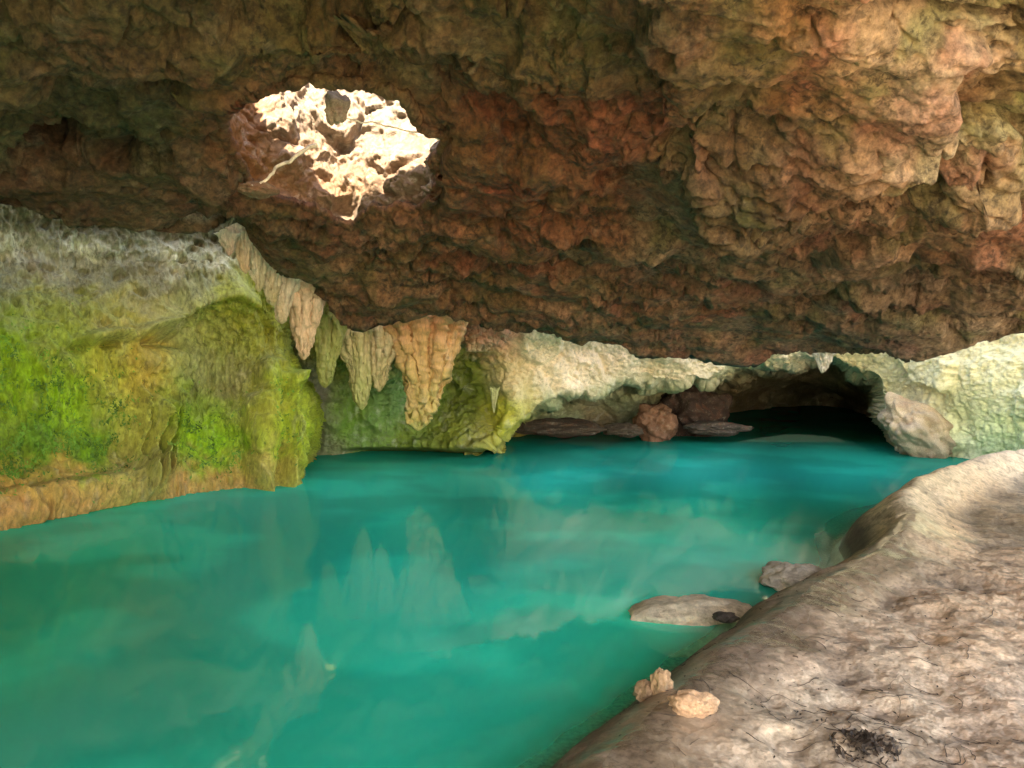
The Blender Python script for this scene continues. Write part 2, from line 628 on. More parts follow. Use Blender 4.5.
h1 = relief(Pf, big=0.34, block=0.13, scal=0.10, ridge=0.05, fine=0.05, bs=0.46, s=100, aniso=(0.8, 1, 1), pits=0.34, crack=0.17)
h2 = relief(Pf, big=0.32, block=0.15, scal=0.09, ridge=0.06, fine=0.05, bs=0.46, crack=0.13, s=200, aniso=(0.55, 1.25, 1.5), pits=0.28)
s1_, s2_, sid_ = worley(Pf / np.array([1.5, 1.0, 1.0]) + 0.3 * np.stack([fbm(Pf / 0.6, 3, 141)] * 3, -1), 140)
slab = 0.24 * (sid_ - 0.5) * sstep(0.0, 0.14, s2_ - s1_) + 0.05 * fbm(Pf / 0.8, 3, 142)
calm = sstep(0.10, -0.16, fbm(Pf / 1.1, 3, 143))
flat_ = 0.22 * fbm(Pf / 1.25, 3, 101) + 0.035 * fbm(Pf / 0.16, 4, 144) + 0.02 * ridged(Pf / 0.1, 3, 145)
q1_, _, qd_ = worley(Pf / 0.30 + 0.25 * np.stack([fbm(Pf / 0.2, 2, 147)] * 3, -1), 146)
flat_ -= 0.13 * (qd_ > 0.62) * sstep(0.34, 0.20, q1_)
hm = h1 * (1 - lay[act]) + h2 * lay[act]
h[act] = hm * (1 - 0.8 * calm) + flat_ * 0.8 * calm + slab
h = h.reshape(G0.shape[:2])
# keep the lip's outline: less relief right on it
rows = np.arange(G0.shape[0])
damp = 1 - 0.4 * np.exp(-((rows - (nt_ + nf)) / 26.0) ** 2)
hd = np.full(G0.shape[:2], 99.0)
sl = slice(nt_ + nf, nt_ + nf + NR_A)
hd[sl] = np.abs(sdist(ppx[sl], ppy[sl], HOLE))
dampH = 1 - 0.75 * np.exp(-(hd / 13.0) ** 2)
G0 = G0 + Nn * (h * damp[:, None] * dampH)[..., None]
CEIL_IN = G0[nt_ + nf:nt_ + nf + NR_A]

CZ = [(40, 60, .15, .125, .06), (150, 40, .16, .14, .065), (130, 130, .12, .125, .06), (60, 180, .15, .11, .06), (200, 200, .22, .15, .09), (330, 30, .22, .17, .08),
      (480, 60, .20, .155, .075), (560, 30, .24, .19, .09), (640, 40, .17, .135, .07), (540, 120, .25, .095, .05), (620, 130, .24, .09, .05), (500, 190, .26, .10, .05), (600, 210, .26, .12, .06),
      (380, 270, .36, .20, .11), (480, 290, .35, .18, .10), (660, 215, .33, .26, .16), (640, 310, .34, .19, .12), (560, 310, .34, .19, .11), (700, 330, .34, .20, .13),  # rows by the lip lightened to make up for the dim light there
      (740, 120, .14, .135, .06), (760, 60, .20, .17, .08), (770, 200, .13, .12, .055), (790, 30, .62, .40, .22), (860, 60, .68, .52, .33), (960, 60, .62, .50, .33), (800, 90, .55, .27, .15),  # ridge shading put into the tint: dark left side, bright lit right side
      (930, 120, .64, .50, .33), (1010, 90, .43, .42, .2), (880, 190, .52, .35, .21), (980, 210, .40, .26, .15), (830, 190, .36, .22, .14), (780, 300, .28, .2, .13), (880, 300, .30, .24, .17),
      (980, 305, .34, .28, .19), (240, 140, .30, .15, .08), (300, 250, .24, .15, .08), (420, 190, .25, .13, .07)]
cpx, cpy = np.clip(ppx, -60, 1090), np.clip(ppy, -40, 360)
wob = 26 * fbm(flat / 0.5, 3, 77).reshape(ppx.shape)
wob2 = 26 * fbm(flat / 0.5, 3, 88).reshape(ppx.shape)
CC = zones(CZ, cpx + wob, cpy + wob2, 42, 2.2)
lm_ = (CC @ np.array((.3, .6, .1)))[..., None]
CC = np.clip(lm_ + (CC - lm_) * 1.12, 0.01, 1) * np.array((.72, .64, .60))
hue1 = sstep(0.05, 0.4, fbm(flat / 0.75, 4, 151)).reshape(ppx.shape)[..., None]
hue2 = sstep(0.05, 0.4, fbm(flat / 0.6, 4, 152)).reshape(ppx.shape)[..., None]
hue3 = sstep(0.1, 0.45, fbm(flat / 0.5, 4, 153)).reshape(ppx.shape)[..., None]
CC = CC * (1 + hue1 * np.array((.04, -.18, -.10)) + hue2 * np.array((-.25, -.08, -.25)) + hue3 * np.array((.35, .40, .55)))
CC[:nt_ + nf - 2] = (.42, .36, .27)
Q = quads(*G0.shape[:2])
ctr = G0.reshape(-1, 3)[Q].mean(1)
# open the skylight: drop the faces inside the hole (on the underside only)
bpx, bpy_ = pix(np.concatenate([topg, up, G, back], 0))
row = Q[:, 0] // G0.shape[1]
fpx, fpy = pix(ctr)
under = (row >= nt_ + nf) & (row < nt_ + nf + NR_A)
cut = under & inside(fpx, fpy, HOLE)


def ceil_hit(px, py):
    """world point of the finished underside at a pixel"""
    xs, ys = pix(CEIL_IN)
    res = []
    for x, y in zip(np.atleast_1d(px), np.atleast_1d(py)):
        k_ = np.argmin((xs - x) ** 2 + (ys - y) ** 2)
        res.append(CEIL_IN.reshape(-1, 3)[k_])
    return np.array(res)


# ring of the hole, sampled densely
hp = np.array(HOLE, float)
nring = 620
seg = np.append(0, np.cumsum(np.hypot(*(np.roll(hp, -1, 0) - hp).T)))
tt = np.linspace(0, seg[-1], nring, endpoint=False)
hx = np.interp(tt, seg, np.append(hp[:, 0], hp[0, 0]))
hy = np.interp(tt, seg, np.append(hp[:, 1], hp[0, 1]))
ring = ceil_hit(hx, hy)


def circ(v, sg):
    n_ = len(v)
    x_ = np.minimum(np.arange(n_), n_ - np.arange(n_))
    k_ = np.exp(-(x_ / sg) ** 2)
    k_ /= k_.sum()
    return np.real(np.fft.ifft(np.fft.fft(v, axis=0) * np.fft.fft(k_)[:, None], axis=0))


ring = circ(ring, 3.0)
lipring = ring.copy()
cen = ring.mean(0)
soft_ring = circ(ring, 34.0)
ring[:, :2] += (cen[:2] - ring[:, :2]) / np.linalg.norm(cen[:2] - ring[:, :2], axis=1, keepdims=True) * -0.035
# the roof's top is open above the shaft
topface = row < nt_
rt = ring.copy()
dirn0 = (soft_ring[:, :2] - cen[:2]) / np.linalg.norm(soft_ring[:, :2] - cen[:2], axis=1, keepdims=True)
rt[:, :2] = cen[:2] + (ring[:, :2] - cen[:2]) * 1.35 + dirn0 * 0.5
cut |= topface & inside(ctr[:, 0], ctr[:, 1], rt[::4, :2])
nl, na_ = nring, 14
aa = np.linspace(0, 2 * math.pi, na_, endpoint=False)
inw = (cen[:2] - lipring[:, :2])
inw /= np.linalg.norm(inw, axis=1, keepdims=True)
T3 = np.stack([inw[:, 0], inw[:, 1], 0 * inw[:, 0]], -1)
rr_ = 0.042 + 0.028 * fbm(lipring / 0.12, 3, 620) + 0.012 * fbm(lipring / 0.04, 2, 621)
LV = lipring[None] + (np.cos(aa)[:, None, None] * T3[None] * 1.2 + np.sin(aa)[:, None, None] * np.array([0, 0, 1.0])) * rr_[None, :, None]
LV = np.concatenate([LV, LV[:1]], 0)
lq = quads(na_ + 1, nl, True) + G0.shape[0] * G0.shape[1]
li = np.array([np.argmin((cpx[sl] - x_) ** 2 + (cpy[sl] - y_) ** 2) for x_, y_ in zip(hx, hy)])
lc_ = np.broadcast_to(CC[sl].reshape(-1, 3)[li][None], LV.shape)
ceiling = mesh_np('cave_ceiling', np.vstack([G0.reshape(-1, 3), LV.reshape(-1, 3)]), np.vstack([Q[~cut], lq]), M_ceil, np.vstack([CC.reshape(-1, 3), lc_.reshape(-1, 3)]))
tag(ceiling, 'pitted brown and reddish limestone roof sloping down over the turquoise pool', 'cave ceiling', kind='structure')

# shaft: its walls climb from the hole; the far wall leans away and catches the sun
nsr = 190
kk = np.linspace(0, 1, nsr)
S = np.empty((nsr, nring, 3))
dirv = soft_ring[:, :2] - cen[:2]
dirn = dirv / np.linalg.norm(dirv, axis=1, keepdims=True)
far = sstep(-0.2, 0.9, dirn[:, 1])
SH_TOP = 5.6
for r_ in range(nsr):
    t = kk[r_] ** 1.4
    m_ = sstep(0.0, 0.16, t)
    b_ = ring * (1 - m_) + soft_ring * m_
    S[r_, :, 2] = b_[:, 2] + 0.05 + (SH_TOP - b_[:, 2]) * t
    S[r_, :, :2] = b_[:, :2] + dirn * ((0.04 * m_ + 0.75 * far * t + 0.55 * sstep(0.2, 1.0, t))[:, None])
hs = relief(S.reshape(-1, 3), big=0.30, block=0.20, scal=0.10, ridge=0.10, fine=0.03, bs=0.40, s=300, pits=0.0, crack=0.03).reshape(nsr, nring)
S[..., :2] -= dirn[None] * (np.maximum(hs, -0.12) * (sstep(0.0, 0.09, kk)[:, None] * far[None] + sstep(0.1, 0.6, kk)[:, None] * (1 - far[None])))[..., None]
sx, sy = pix(S)
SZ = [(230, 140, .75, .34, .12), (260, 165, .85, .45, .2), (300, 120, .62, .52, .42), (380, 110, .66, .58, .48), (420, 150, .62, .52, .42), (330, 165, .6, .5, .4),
      (340, 195, .68, .42, .24), (300, 185, .72, .40, .22), (430, 175, .7, .48, .32), (400, 190, .46, .33, .24), (350, 220, .5, .42, .34)]  # lower rows warmed to offset the bluish light in their shade
sq_ = quads(nsr, nring, True)
sq_ = sq_[~((dirn[sq_[:, 0] % nring, 1] < -0.1) & (kk[sq_[:, 0] // nring] ** 1.4 < 0.4))]      # the near side starts higher, above the roof's own hollows
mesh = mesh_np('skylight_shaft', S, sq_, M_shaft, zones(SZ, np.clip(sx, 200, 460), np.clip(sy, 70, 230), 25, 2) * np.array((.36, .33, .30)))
tag(mesh, 'sunlit rock sides of the skylight opening in the ceiling', 'skylight', kind='structure')


# ------------------------------------------------------------------ walls as relief over (bearing, height)
def wall(name, th, zz, base_fn, rel, mat, colour_fn, extra=None, lean=1.15):
    TH, Z = np.meshgrid(th, zz)
    rr = base_fn(TH, Z)
    rr = rr + lean * np.clip(Z - 2.9, 0, 9)          # unseen slope above the crack
    W = np.stack([rr * np.sin(TH), rr * np.cos(TH), Z], -1)
    Nw = normals(W)
    inward = -np.stack([np.sin(TH), np.cos(TH), 0 * TH], -1)
    if (Nw * inward).sum() < 0:
        Nw = -Nw
    hh = rel(W.reshape(-1, 3)).reshape(TH.shape)
    px_, py_ = pix(W)
    if extra is not None:
        hh = hh + extra(px_, py_, W)
    W = W + Nw * hh[..., None]
    px_, py_ = pix(W)
    return mesh_np(name, W, quads(len(zz), len(th)), mat, colour_fn(px_, py_, W))


def ctrl(rows_):
    a = np.array(rows_, float)
    P = at(a[:, 0], a[:, 1], a[:, 2])
    th = np.arctan2(P[:, 0], P[:, 1])
    return np.stack([th, P[:, 2] * 0.12], -1), np.hypot(P[:, 0], P[:, 1])


# left wall, mossy
LW = ctrl([(0, 525, 8.0), (130, 500, 9.35), (255, 487, 10.3), (290, 478, 10.6), (60, 512, 8.6), (200, 492, 9.9),
           (0, 495, 8.15), (60, 485, 8.75), (130, 478, 9.5), (0, 440, 8.45), (60, 430, 9.0), (130, 430, 9.7), (200, 440, 10.35), (255, 430, 10.35), (285, 440, 10.65),
           (0, 350, 8.5), (60, 360, 8.95), (100, 350, 9.25), (150, 345, 9.7), (200, 390, 10.6), (200, 330, 10.7), (240, 330, 10.75), (260, 380, 10.7), (290, 400, 10.9),
           (0, 290, 8.7), (80, 300, 9.3), (140, 300, 9.8), (190, 285, 10.2), (240, 280, 10.5), (0, 240, 8.95), (100, 245, 9.7), (200, 250, 10.5), (280, 300, 11.0), (305, 340, 11.2),
           (0, 150, 9.3), (200, 150, 10.9), (300, 200, 11.6), (-250, 560, 6.6), (-250, 350, 7.0), (-250, 150, 7.4), (-700, 620, 4.8), (-700, 350, 5.2), (-700, 100, 5.4),
           (0, 560, 8.0), (200, 520, 9.9), (300, 480, 10.7)])
thL = np.concatenate([np.linspace(R(-152), R(-72), 90)[:-1], np.linspace(R(-72), R(-37), 80)[:-1], np.linspace(R(-37), math.atan((318 - 512) / F), 520)])
zL = np.concatenate([np.linspace(-0.7, -0.05, 20)[:-1], np.linspace(-0.05, 3.6, 430), np.linspace(3.6, 7.0, 50)[1:]])


_e = np.array([(R(t_), z_ * 0.12) for t_ in (-90, -115, -140, -152) for z_ in (-0.4, 2.0, 4.5)])  # unseen wall carried round behind the eye to cut light from the left
LW = (np.vstack([LW[0], _e]), np.append(LW[1], np.repeat([5.0, 5.0, 5.4, 5.6], 3)))


def baseL(TH, Z):
    q = np.stack([TH.ravel(), np.clip(Z, -0.4, 4.5).ravel() * 0.12], -1)
    r_ = tps(LW[0], LW[1], q, 1e-4).reshape(TH.shape)
    px_ = 512 + F * np.tan(np.maximum(TH, R(-80)))
    edge = 289 + 14 * np.sin(Z * 2.2 + 0.6) - 14 * sstep(0.9, 0.0, Z)
    r_ = r_ + 3.2 * sstep(0, 26, px_ - edge) ** 1.5
    return r_


def flutes(W, s, sc=0.16):
    """vertical drip ribs"""
    P = np.array(W, np.float32).reshape(-1, 3)
    Q_ = np.stack([P[:, 0] / sc, P[:, 1] / sc, P[:, 2] / (sc * 9)], -1)
    return ridged(Q_, 3, s).reshape(W.shape[:-1])


def extraL(px_, py_, W):
    e = 0
    ln, _ = seg_dist(px_, py_, [(55, 350), (95, 338), (140, 334), (158, 326), (165, 312), (190, 294), (238, 288), (252, 300)])
    e = e + 0.15 * np.exp(-(ln / 5.5) ** 2)
    ln, _ = seg_dist(px_, py_, [(60, 349), (80, 345)])
    e = e - 0.22 * np.exp(-(ln / 6) ** 2)
    ln, _ = seg_dist(px_, py_, [(148, 342), (176, 342)])
    e = e - 0.22 * np.exp(-(ln / 7) ** 2)
    ln, _ = seg_dist(px_, py_, [(105, 345), (115, 343)])
    e = e - 0.15 * np.exp(-(ln / 4) ** 2)
    # drip columns and the twin feet at the end of the wall
    for ax, ay, bx, by, wd, am in [(146, 395, 148, 492, 4, .2), (160, 400, 163, 484, 3.5, .18), (133, 385, 134, 500, 4, .16), (172, 390, 171, 470, 3, .12), (268, 370, 260, 486, 10, .28), (284, 380, 281, 484, 6, .24),
                                   (252, 400, 254, 480, 8, .1), (180, 380, 178, 470, 5, .06), (100, 370, 100, 450, 9, .07), (40, 370, 42, 440, 10, .07)]:
        ln, _ = seg_dist(px_, py_, [(ax, ay), (bx, by)])
        e = e + am * np.exp(-(ln / wd) ** 2)
    # undercut above the foot ledge
    z = W[..., 2]
    left = sstep(215, 120, px_)
    e = e + 0.22 * left * sstep(0.34, 0.16, z) * sstep(-0.3, 0.06, z)
    e = e - 0.10 * left * np.exp(-((z - 0.55) / 0.12) ** 2)
    moss = sstep(2.1, 1.7, z)
    e = e * 1.6
    p1, _, pid = worley(W.reshape(-1, 3) / 0.21 + 0.2 * np.stack([fbm(W.reshape(-1, 3) / 0.15, 2, 917)] * 3, -1), 915)
    e = e - (0.09 * (pid > 0.4) * sstep(0.42, 0.18, p1)).reshape(z.shape) * sstep(1.75, 2.1, z + 0.2 * fbm(W.reshape(-1, 3) / 0.5, 2, 916).reshape(z.shape))
    e = e + (0.075 * flutes(W, 911) + 0.045 * flutes(W, 913, 0.08)) * (0.25 + 0.75 * moss)
    return e


LZ = [(20, 240, .5, .48, .42), (90, 240, .78, .76, .68), (170, 248, .80, .76, .66), (215, 248, .72, .66, .55), (40, 265, .20, .18, .15), (120, 270, .17, .16, .13), (80, 280, .2, .18, .14), (160, 272, .18, .17, .13), (10, 275, .2, .19, .14), (200, 268, .22, .2, .15), (30, 300, .24, .25, .10), (200, 275, .24, .23, .14),  # pale top rows paint the glow of light falling under the lip
      (80, 310, .26, .27, .08), (10, 340, .20, .28, .04), (60, 335, .26, .29, .07), (130, 320, .34, .30, .12), (180, 315, .34, .32, .16), (230, 300, .30, .30, .07), (210, 330, .32, .33, .12), (260, 320, .26, .25, .06),
      (20, 380, .22, .33, .04), (60, 400, .25, .36, .05), (110, 368, .38, .34, .09), (138, 365, .42, .29, .09), (40, 440, .10, .20, .03), (90, 450, .13, .24, .03), (15, 460, .12, .20, .03), (200, 370, .28, .26, .13),
      (230, 380, .24, .20, .10), (195, 400, .22, .26, .07), (190, 430, .25, .36, .05), (215, 450, .20, .34, .04), (150, 430, .36, .32, .09), (160, 470, .34, .30, .10), (265, 420, .36, .30, .08), (285, 430, .28, .32, .05), (265, 460, .42, .30, .11),
      (300, 380, .26, .30, .06), (240, 440, .24, .33, .05), (130, 470, .38, .31, .12), (20, 488, .52, .27, .10), (60, 482, .48, .28, .11), (110, 485, .46, .28, .11), (20, 515, .46, .22, .10), (90, 505, .48, .24, .11), (180, 487, .52, .28, .13), (230, 485, .46, .25, .11)]


def colL(px_, py_, W):
    w1 = 14 * fbm(W.reshape(-1, 3) / 0.3, 3, 21).reshape(px_.shape)
    w2 = 18 * fbm(W.reshape(-1, 3) / 0.3, 3, 22).reshape(px_.shape)
    c = zones(LZ, np.clip(px_, -20, 320) + w1, np.clip(py_, 225, 530) + w2, 17, 2)
    # above the crack the wall is painted dark to dim its sunlit reflection
    k_ = sstep(3.0, 3.3, W[..., 2])[..., None]
    lum_ = (c @ np.array((.3, .6, .1)))[..., None]
    c = np.clip(lum_ + (c - lum_) * 1.16, 0.012, 1) * np.array((1.24, 1.32, 1.15))
    return c * (1 - k_) + np.array((.17, .16, .09)) * k_


lw = wall('mossy_cave_wall', thL, zL, baseL, lambda P: relief(P, big=0.18, block=0.07, scal=0.06, ridge=0.06, fine=0.03, bs=0.34, s=400, aniso=(1, 1, 0.7), crack=0.025), M_wall, colL, extraL, lean=-0.35)
tag(lw, 'left rock wall covered in bright green algae with an orange foot at the water', 'cave wall', kind='structure')

# far wall: curtain bay, pale lobe, arch over the dark recess, pale right side
FW = ctrl([(300, 300, 12.0), (340, 325, 11.7), (400, 325, 11.75), (450, 328, 11.9), (490, 340, 12.5), (340, 348, 12.1), (400, 350, 12.2), (440, 348, 12.4), (340, 370, 13.0), (390, 380, 13.2), (340, 430, 13.3), (390, 430, 13.5), (300, 440, 13.2), (300, 370, 12.8), (250, 400, 12.8),
           (440, 430, 13.4), (465, 385, 14.1), (470, 350, 13.0), (470, 420, 13.6), (500, 420, 13.2), (500, 385, 13.1), (470, 445, 13.2), (540, 345, 13.1), (540, 385, 13.3), (600, 360, 13.6), (600, 385, 13.8), (660, 370, 14.1), (720, 366, 14.3),
           (780, 362, 14.3), (840, 358, 14.0), (880, 370, 13.9), (900, 400, 13.8), (940, 380, 13.0), (940, 430, 13.2), (1000, 370, 12.2), (1000, 440, 12.3), (1060, 380, 11.6), (1060, 440, 11.6), (1250, 380, 10.4), (1250, 440, 10.2),
           (1500, 400, 9.0), (1500, 300, 9.4), (600, 430, 14.0), (700, 430, 14.4), (800, 430, 14.4), (600, 280, 13.2), (800, 280, 14.2), (1000, 280, 12.6), (450, 280, 12.2), (300, 200, 12.2), (600, 150, 13.4), (900, 150, 14.0), (1200, 200, 11.4),
           (560, 330, 12.9), (400, 460, 13.4), (500, 460, 13.2), (950, 470, 13.0), (1100, 500, 11.4)])
BW = ctrl([(480, 430, 14.6), (510, 420, 16.0), (560, 415, 16.8), (560, 390, 15.8), (620, 410, 17.4), (620, 390, 16.2), (690, 410, 18.6), (690, 385, 17.0), (740, 400, 22.5), (740, 375, 19.5), (800, 400, 25), (800, 372, 22), (850, 400, 24), (850, 370, 21), (890, 400, 17),
           (900, 430, 16), (560, 435, 17), (690, 435, 19), (800, 435, 25), (450, 400, 14), (950, 400, 15), (600, 300, 15), (800, 300, 19), (950, 300, 15), (300, 400, 14), (1200, 400, 14)])
ARCH = [(488, 520), (492, 452), (503, 434), (520, 414), (545, 403), (575, 398), (600, 391), (630, 385), (660, 383), (700, 381), (735, 375), (775, 372), (805, 368), (832, 364), (852, 374), (868, 382), (880, 396), (886, 412), (889, 430), (892, 452), (892, 520)]
thF = np.concatenate([np.linspace(math.atan((200 - 512) / F), math.atan((285 - 512) / F), 30)[:-1], np.linspace(math.atan((285 - 512) / F), math.atan((1040 - 512) / F), 820), np.linspace(math.atan((1040 - 512) / F), R(52), 80)[1:]])
zF = np.concatenate([np.linspace(-0.9, -0.1, 16)[:-1], np.linspace(-0.1, 2.5, 400), np.linspace(2.5, 7.5, 60)[1:]])


def baseF(TH, Z):
    q = np.stack([TH.ravel(), np.clip(Z, -0.4, 5).ravel() * 0.12], -1)
    rf = tps(FW[0], FW[1], q, 1e-4).reshape(TH.shape)
    rb = tps(BW[0], BW[1], q, 1e-4).reshape(TH.shape)
    rb = np.maximum(rb, rf + 0.3)
    P = np.stack([rf * np.sin(TH), rf * np.cos(TH), Z], -1)
    px_, py_ = pix(P)
    nz = 12.0 * fbm(P.reshape(-1, 3) / 0.7, 4, 66).reshape(TH.shape)
    s_ = sdist(px_, py_, ARCH) + nz
    k_ = sstep(-5, 16, s_) ** 1.4
    return rf * (1 - k_) + rb * k_


def extraF(px_, py_, W):
    e = (0.06 + 0.10 * sstep(400, 340, py_)) * flutes(W, 931, 0.2) * sstep(520, 470, px_) + 0.05 * flutes(W, 933, 0.25) * sstep(900, 960, px_)
    # the lobe's lower rim over the water
    ln, _ = seg_dist(px_, py_, [(418, 442), (440, 450), (470, 449), (488, 443), (505, 425)])
    e = e + 0.18 * np.exp(-(ln / 7) ** 2)
    ln, _ = seg_dist(px_, py_, [(385, 446), (440, 460)])
    e = e - 0.5 * sstep(0.14, 0.0, W[..., 2]) * sstep(330, 370, px_) * sstep(520, 490, px_)
    return e


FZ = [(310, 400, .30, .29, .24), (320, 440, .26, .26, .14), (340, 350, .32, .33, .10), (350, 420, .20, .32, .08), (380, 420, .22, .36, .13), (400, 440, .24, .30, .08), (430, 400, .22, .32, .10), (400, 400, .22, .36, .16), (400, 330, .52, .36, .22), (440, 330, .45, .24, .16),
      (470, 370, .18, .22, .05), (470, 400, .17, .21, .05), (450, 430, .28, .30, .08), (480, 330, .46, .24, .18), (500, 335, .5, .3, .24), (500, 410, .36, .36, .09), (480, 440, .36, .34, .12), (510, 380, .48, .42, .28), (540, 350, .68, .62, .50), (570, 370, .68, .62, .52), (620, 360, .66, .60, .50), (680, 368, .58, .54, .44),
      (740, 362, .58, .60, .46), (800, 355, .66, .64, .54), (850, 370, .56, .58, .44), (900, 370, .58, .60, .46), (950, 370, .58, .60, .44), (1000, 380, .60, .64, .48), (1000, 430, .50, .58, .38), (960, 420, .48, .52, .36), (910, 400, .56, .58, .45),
      (560, 415, .26, .29, .19), (620, 400, .26, .30, .20), (680, 395, .25, .26, .16), (740, 400, .13, .10, .06), (800, 400, .12, .11, .07), (850, 400, .12, .11, .07), (700, 430, .12, .08, .05), (600, 430, .22, .16, .10)]  # inner recess rows darkened for the shade inside it


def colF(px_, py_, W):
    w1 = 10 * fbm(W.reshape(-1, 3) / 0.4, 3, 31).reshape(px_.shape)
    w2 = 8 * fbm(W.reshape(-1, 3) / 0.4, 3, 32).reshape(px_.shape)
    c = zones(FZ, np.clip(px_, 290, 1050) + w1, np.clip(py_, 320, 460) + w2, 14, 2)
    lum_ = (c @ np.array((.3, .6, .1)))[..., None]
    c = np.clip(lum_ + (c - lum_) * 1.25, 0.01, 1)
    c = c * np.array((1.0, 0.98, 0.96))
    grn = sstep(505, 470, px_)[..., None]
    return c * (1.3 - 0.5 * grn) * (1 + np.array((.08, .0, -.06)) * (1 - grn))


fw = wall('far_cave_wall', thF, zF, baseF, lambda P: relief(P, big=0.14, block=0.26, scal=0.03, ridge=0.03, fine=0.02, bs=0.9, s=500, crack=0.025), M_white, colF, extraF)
tag(fw, 'pale limestone wall arching low over the dark recess beyond the water', 'cave wall', kind='structure')

# ------------------------------------------------------------------ the shelf (ground) and pool bed
RIM = on_z(*np.array([(470, 1000), (520, 850), (553, 785), (580, 750), (612, 722), (652, 686), (700, 648), (760, 606), (800, 580), (838, 560), (880, 540), (894, 524), (884, 505), (896, 495), (915, 485), (960, 470), (1000, 460), (1040, 453), (1120, 446), (1250, 441)], float).T, 0.36)[:, :2]
RIM = np.vstack([[RIM[0, 0] - 1.2, -4.0], [RIM[0, 0] - 0.6, 0.5], RIM])
LANDP = np.vstack([RIM, [[26, RIM[-1, 1]], [26, -9], [RIM[0, 0], -9]]])


def shelf_z(X, Y):
    d, par = seg_dist(X, Y, RIM)
    s_ = np.where(inside(X, Y, LANDP), d, -d)
    P = np.stack([X, Y, 0 * X], -1).reshape(-1, 3)
    n1 = fbm(P / 0.9, 3, 71).reshape(X.shape)
    s_ = s_ + 0.05 * n1 + 0.08 + 0.10 * np.exp(-((X - 3.0) / 0.55) ** 2 - ((Y - 6.9) / 0.5) ** 2)
    # rounded rim, steep flank into the water, trough behind the rim, gentle floor
    z = 0.36 * (0.45 * sstep(-0.36, 0.0, s_) + 0.55 * sstep(-0.30, 0.30, s_)) - 0.30 * sstep(-0.1, -0.6, s_) - 1.3 * np.clip(-s_ - 0.3, 0, 4) ** 0.9
    farb = sstep(5.0, 6.6, Y)
    z = z + 0.10 * np.exp(-((s_ - 0.22) / 0.22) ** 2) * (0.35 + 1.2 * farb)
    z = z - 0.10 * sstep(0.4, 0.8, s_) * (0.2 + 0.8 * farb) + 0.02 * sstep(0, 3, s_)
    return z, s_


iY = np.linspace(1 / 17.0, 1 / 2.05, 520)
uS = np.concatenate([np.linspace(-0.35, 0.02, 30)[:-1], np.linspace(0.02, 0.72, 620), np.linspace(0.72, 2.2, 70)[1:]])
US, IY = np.meshgrid(uS, iY)
YS = 1 / IY
XS = US * YS
lastX, lastY = XS[-1], YS[-1]
kb = np.linspace(0, 1, 30)[1:, None]
XB = lastX[None] * (1 + 2.0 * kb) - 0.0
YB = lastY[None] - 9.0 * kb
XS, YS = np.vstack([XS, XB]), np.vstack([YS, YB])
ZS, SS = shelf_z(XS, YS)
PS = np.stack([XS, YS, ZS], -1)
f3 = PS.reshape(-1, 3)
hn = 0.05 * fbm(f3 / 0.55, 4, 81) + 0.009 * fbm(f3 / 0.16, 4, 82) + 0.002 * ridged(f3 / 0.07, 3, 83) + 0.003 * fbm(f3 / 0.03, 2, 85)
w1_, w2_, wid = worley(f3 / 0.28, 84)
hn = hn - 0.02 * (wid > 0.7) * sstep(0.4, 0.15, w1_)
ZS = ZS + hn.reshape(ZS.shape) * (0.55 + 0.45 * sstep(0.3, 0.7, SS))
PS[..., 2] = ZS
shx, shy = pix(PS)
GZ = [(640, 740, .42, .34, .25), (720, 690, .46, .37, .28), (800, 720, .48, .40, .30), (900, 700, .50, .41, .31), (1000, 720, .46, .36, .27), (680, 680, .34, .27, .21), (740, 640, .36, .29, .24), (800, 640, .42, .32, .24), (780, 600, .38, .33, .28),
      (850, 600, .44, .33, .23), (950, 600, .50, .37, .25), (1000, 560, .50, .36, .24), (960, 530, .48, .33, .20), (900, 560, .40, .31, .22), (880, 510, .55, .46, .33), (940, 480, .50, .42, .30), (1000, 470, .5, .4, .28), (990, 500, .40, .27, .16)]
gc = zones(GZ, np.clip(shx, 560, 1040), np.clip(shy, 455, 780), 32, 2) * np.array((1.6, 1.48, 1.38))
wetm = sstep(0.66, 0.3, SS + 0.18 * fbm(f3 / 0.35, 3, 91).reshape(SS.shape)) * sstep(7.0, 5.6, YS) * 0.95
wetm = np.maximum(wetm * sstep(0.05, 0.25, SS), 0.5 * sstep(0.12, 0.02, ZS))
under_ = sstep(0.10, 0.0, ZS)[..., None]
soil = (sstep(0.08, 0.42, fbm(f3 / np.array([0.42, 0.5, 1]), 5, 96, 0.62)) * 0.42 + 0.42 * sstep(0.22, 0.5, fbm(f3 / 0.11, 4, 97, 0.6))).reshape(SS.shape)
soil = np.clip(soil, 0, 0.85)[..., None]
gc = gc * (1 - soil) + np.array((.17, .125, .085)) * soil                  # trampled soil and rotted leaf lying on the stone
gc = gc * (1 - 0.5 * wetm[..., None])                                     # wet stone is darker stone
flank = sstep(0.36, 0.20, ZS)[..., None]
near_wet = (sstep(0.50, 0.06, SS + 0.10 * fbm(f3 / 0.3, 4, 99).reshape(SS.shape)) * sstep(5.0, 3.4, YS))[..., None]
gc = gc * (1 - 0.85 * near_wet) + np.array((.15, .105, .07)) * 0.85 * near_wet
gc = gc * (1 - flank) + np.array((.12, .085, .06)) * flank                 # brown wet crust along the water line
gc = gc * (1 - under_) + np.array((.34, .36, .25)) * under_
shelf = mesh_np('rock_shelf', PS, quads(*XS.shape), M_shelf, gc, attrs={'wet': wetm})
tag(shelf, 'pale tan limestone shelf with a wet shiny rim along the pool', 'rock ground', kind='structure')

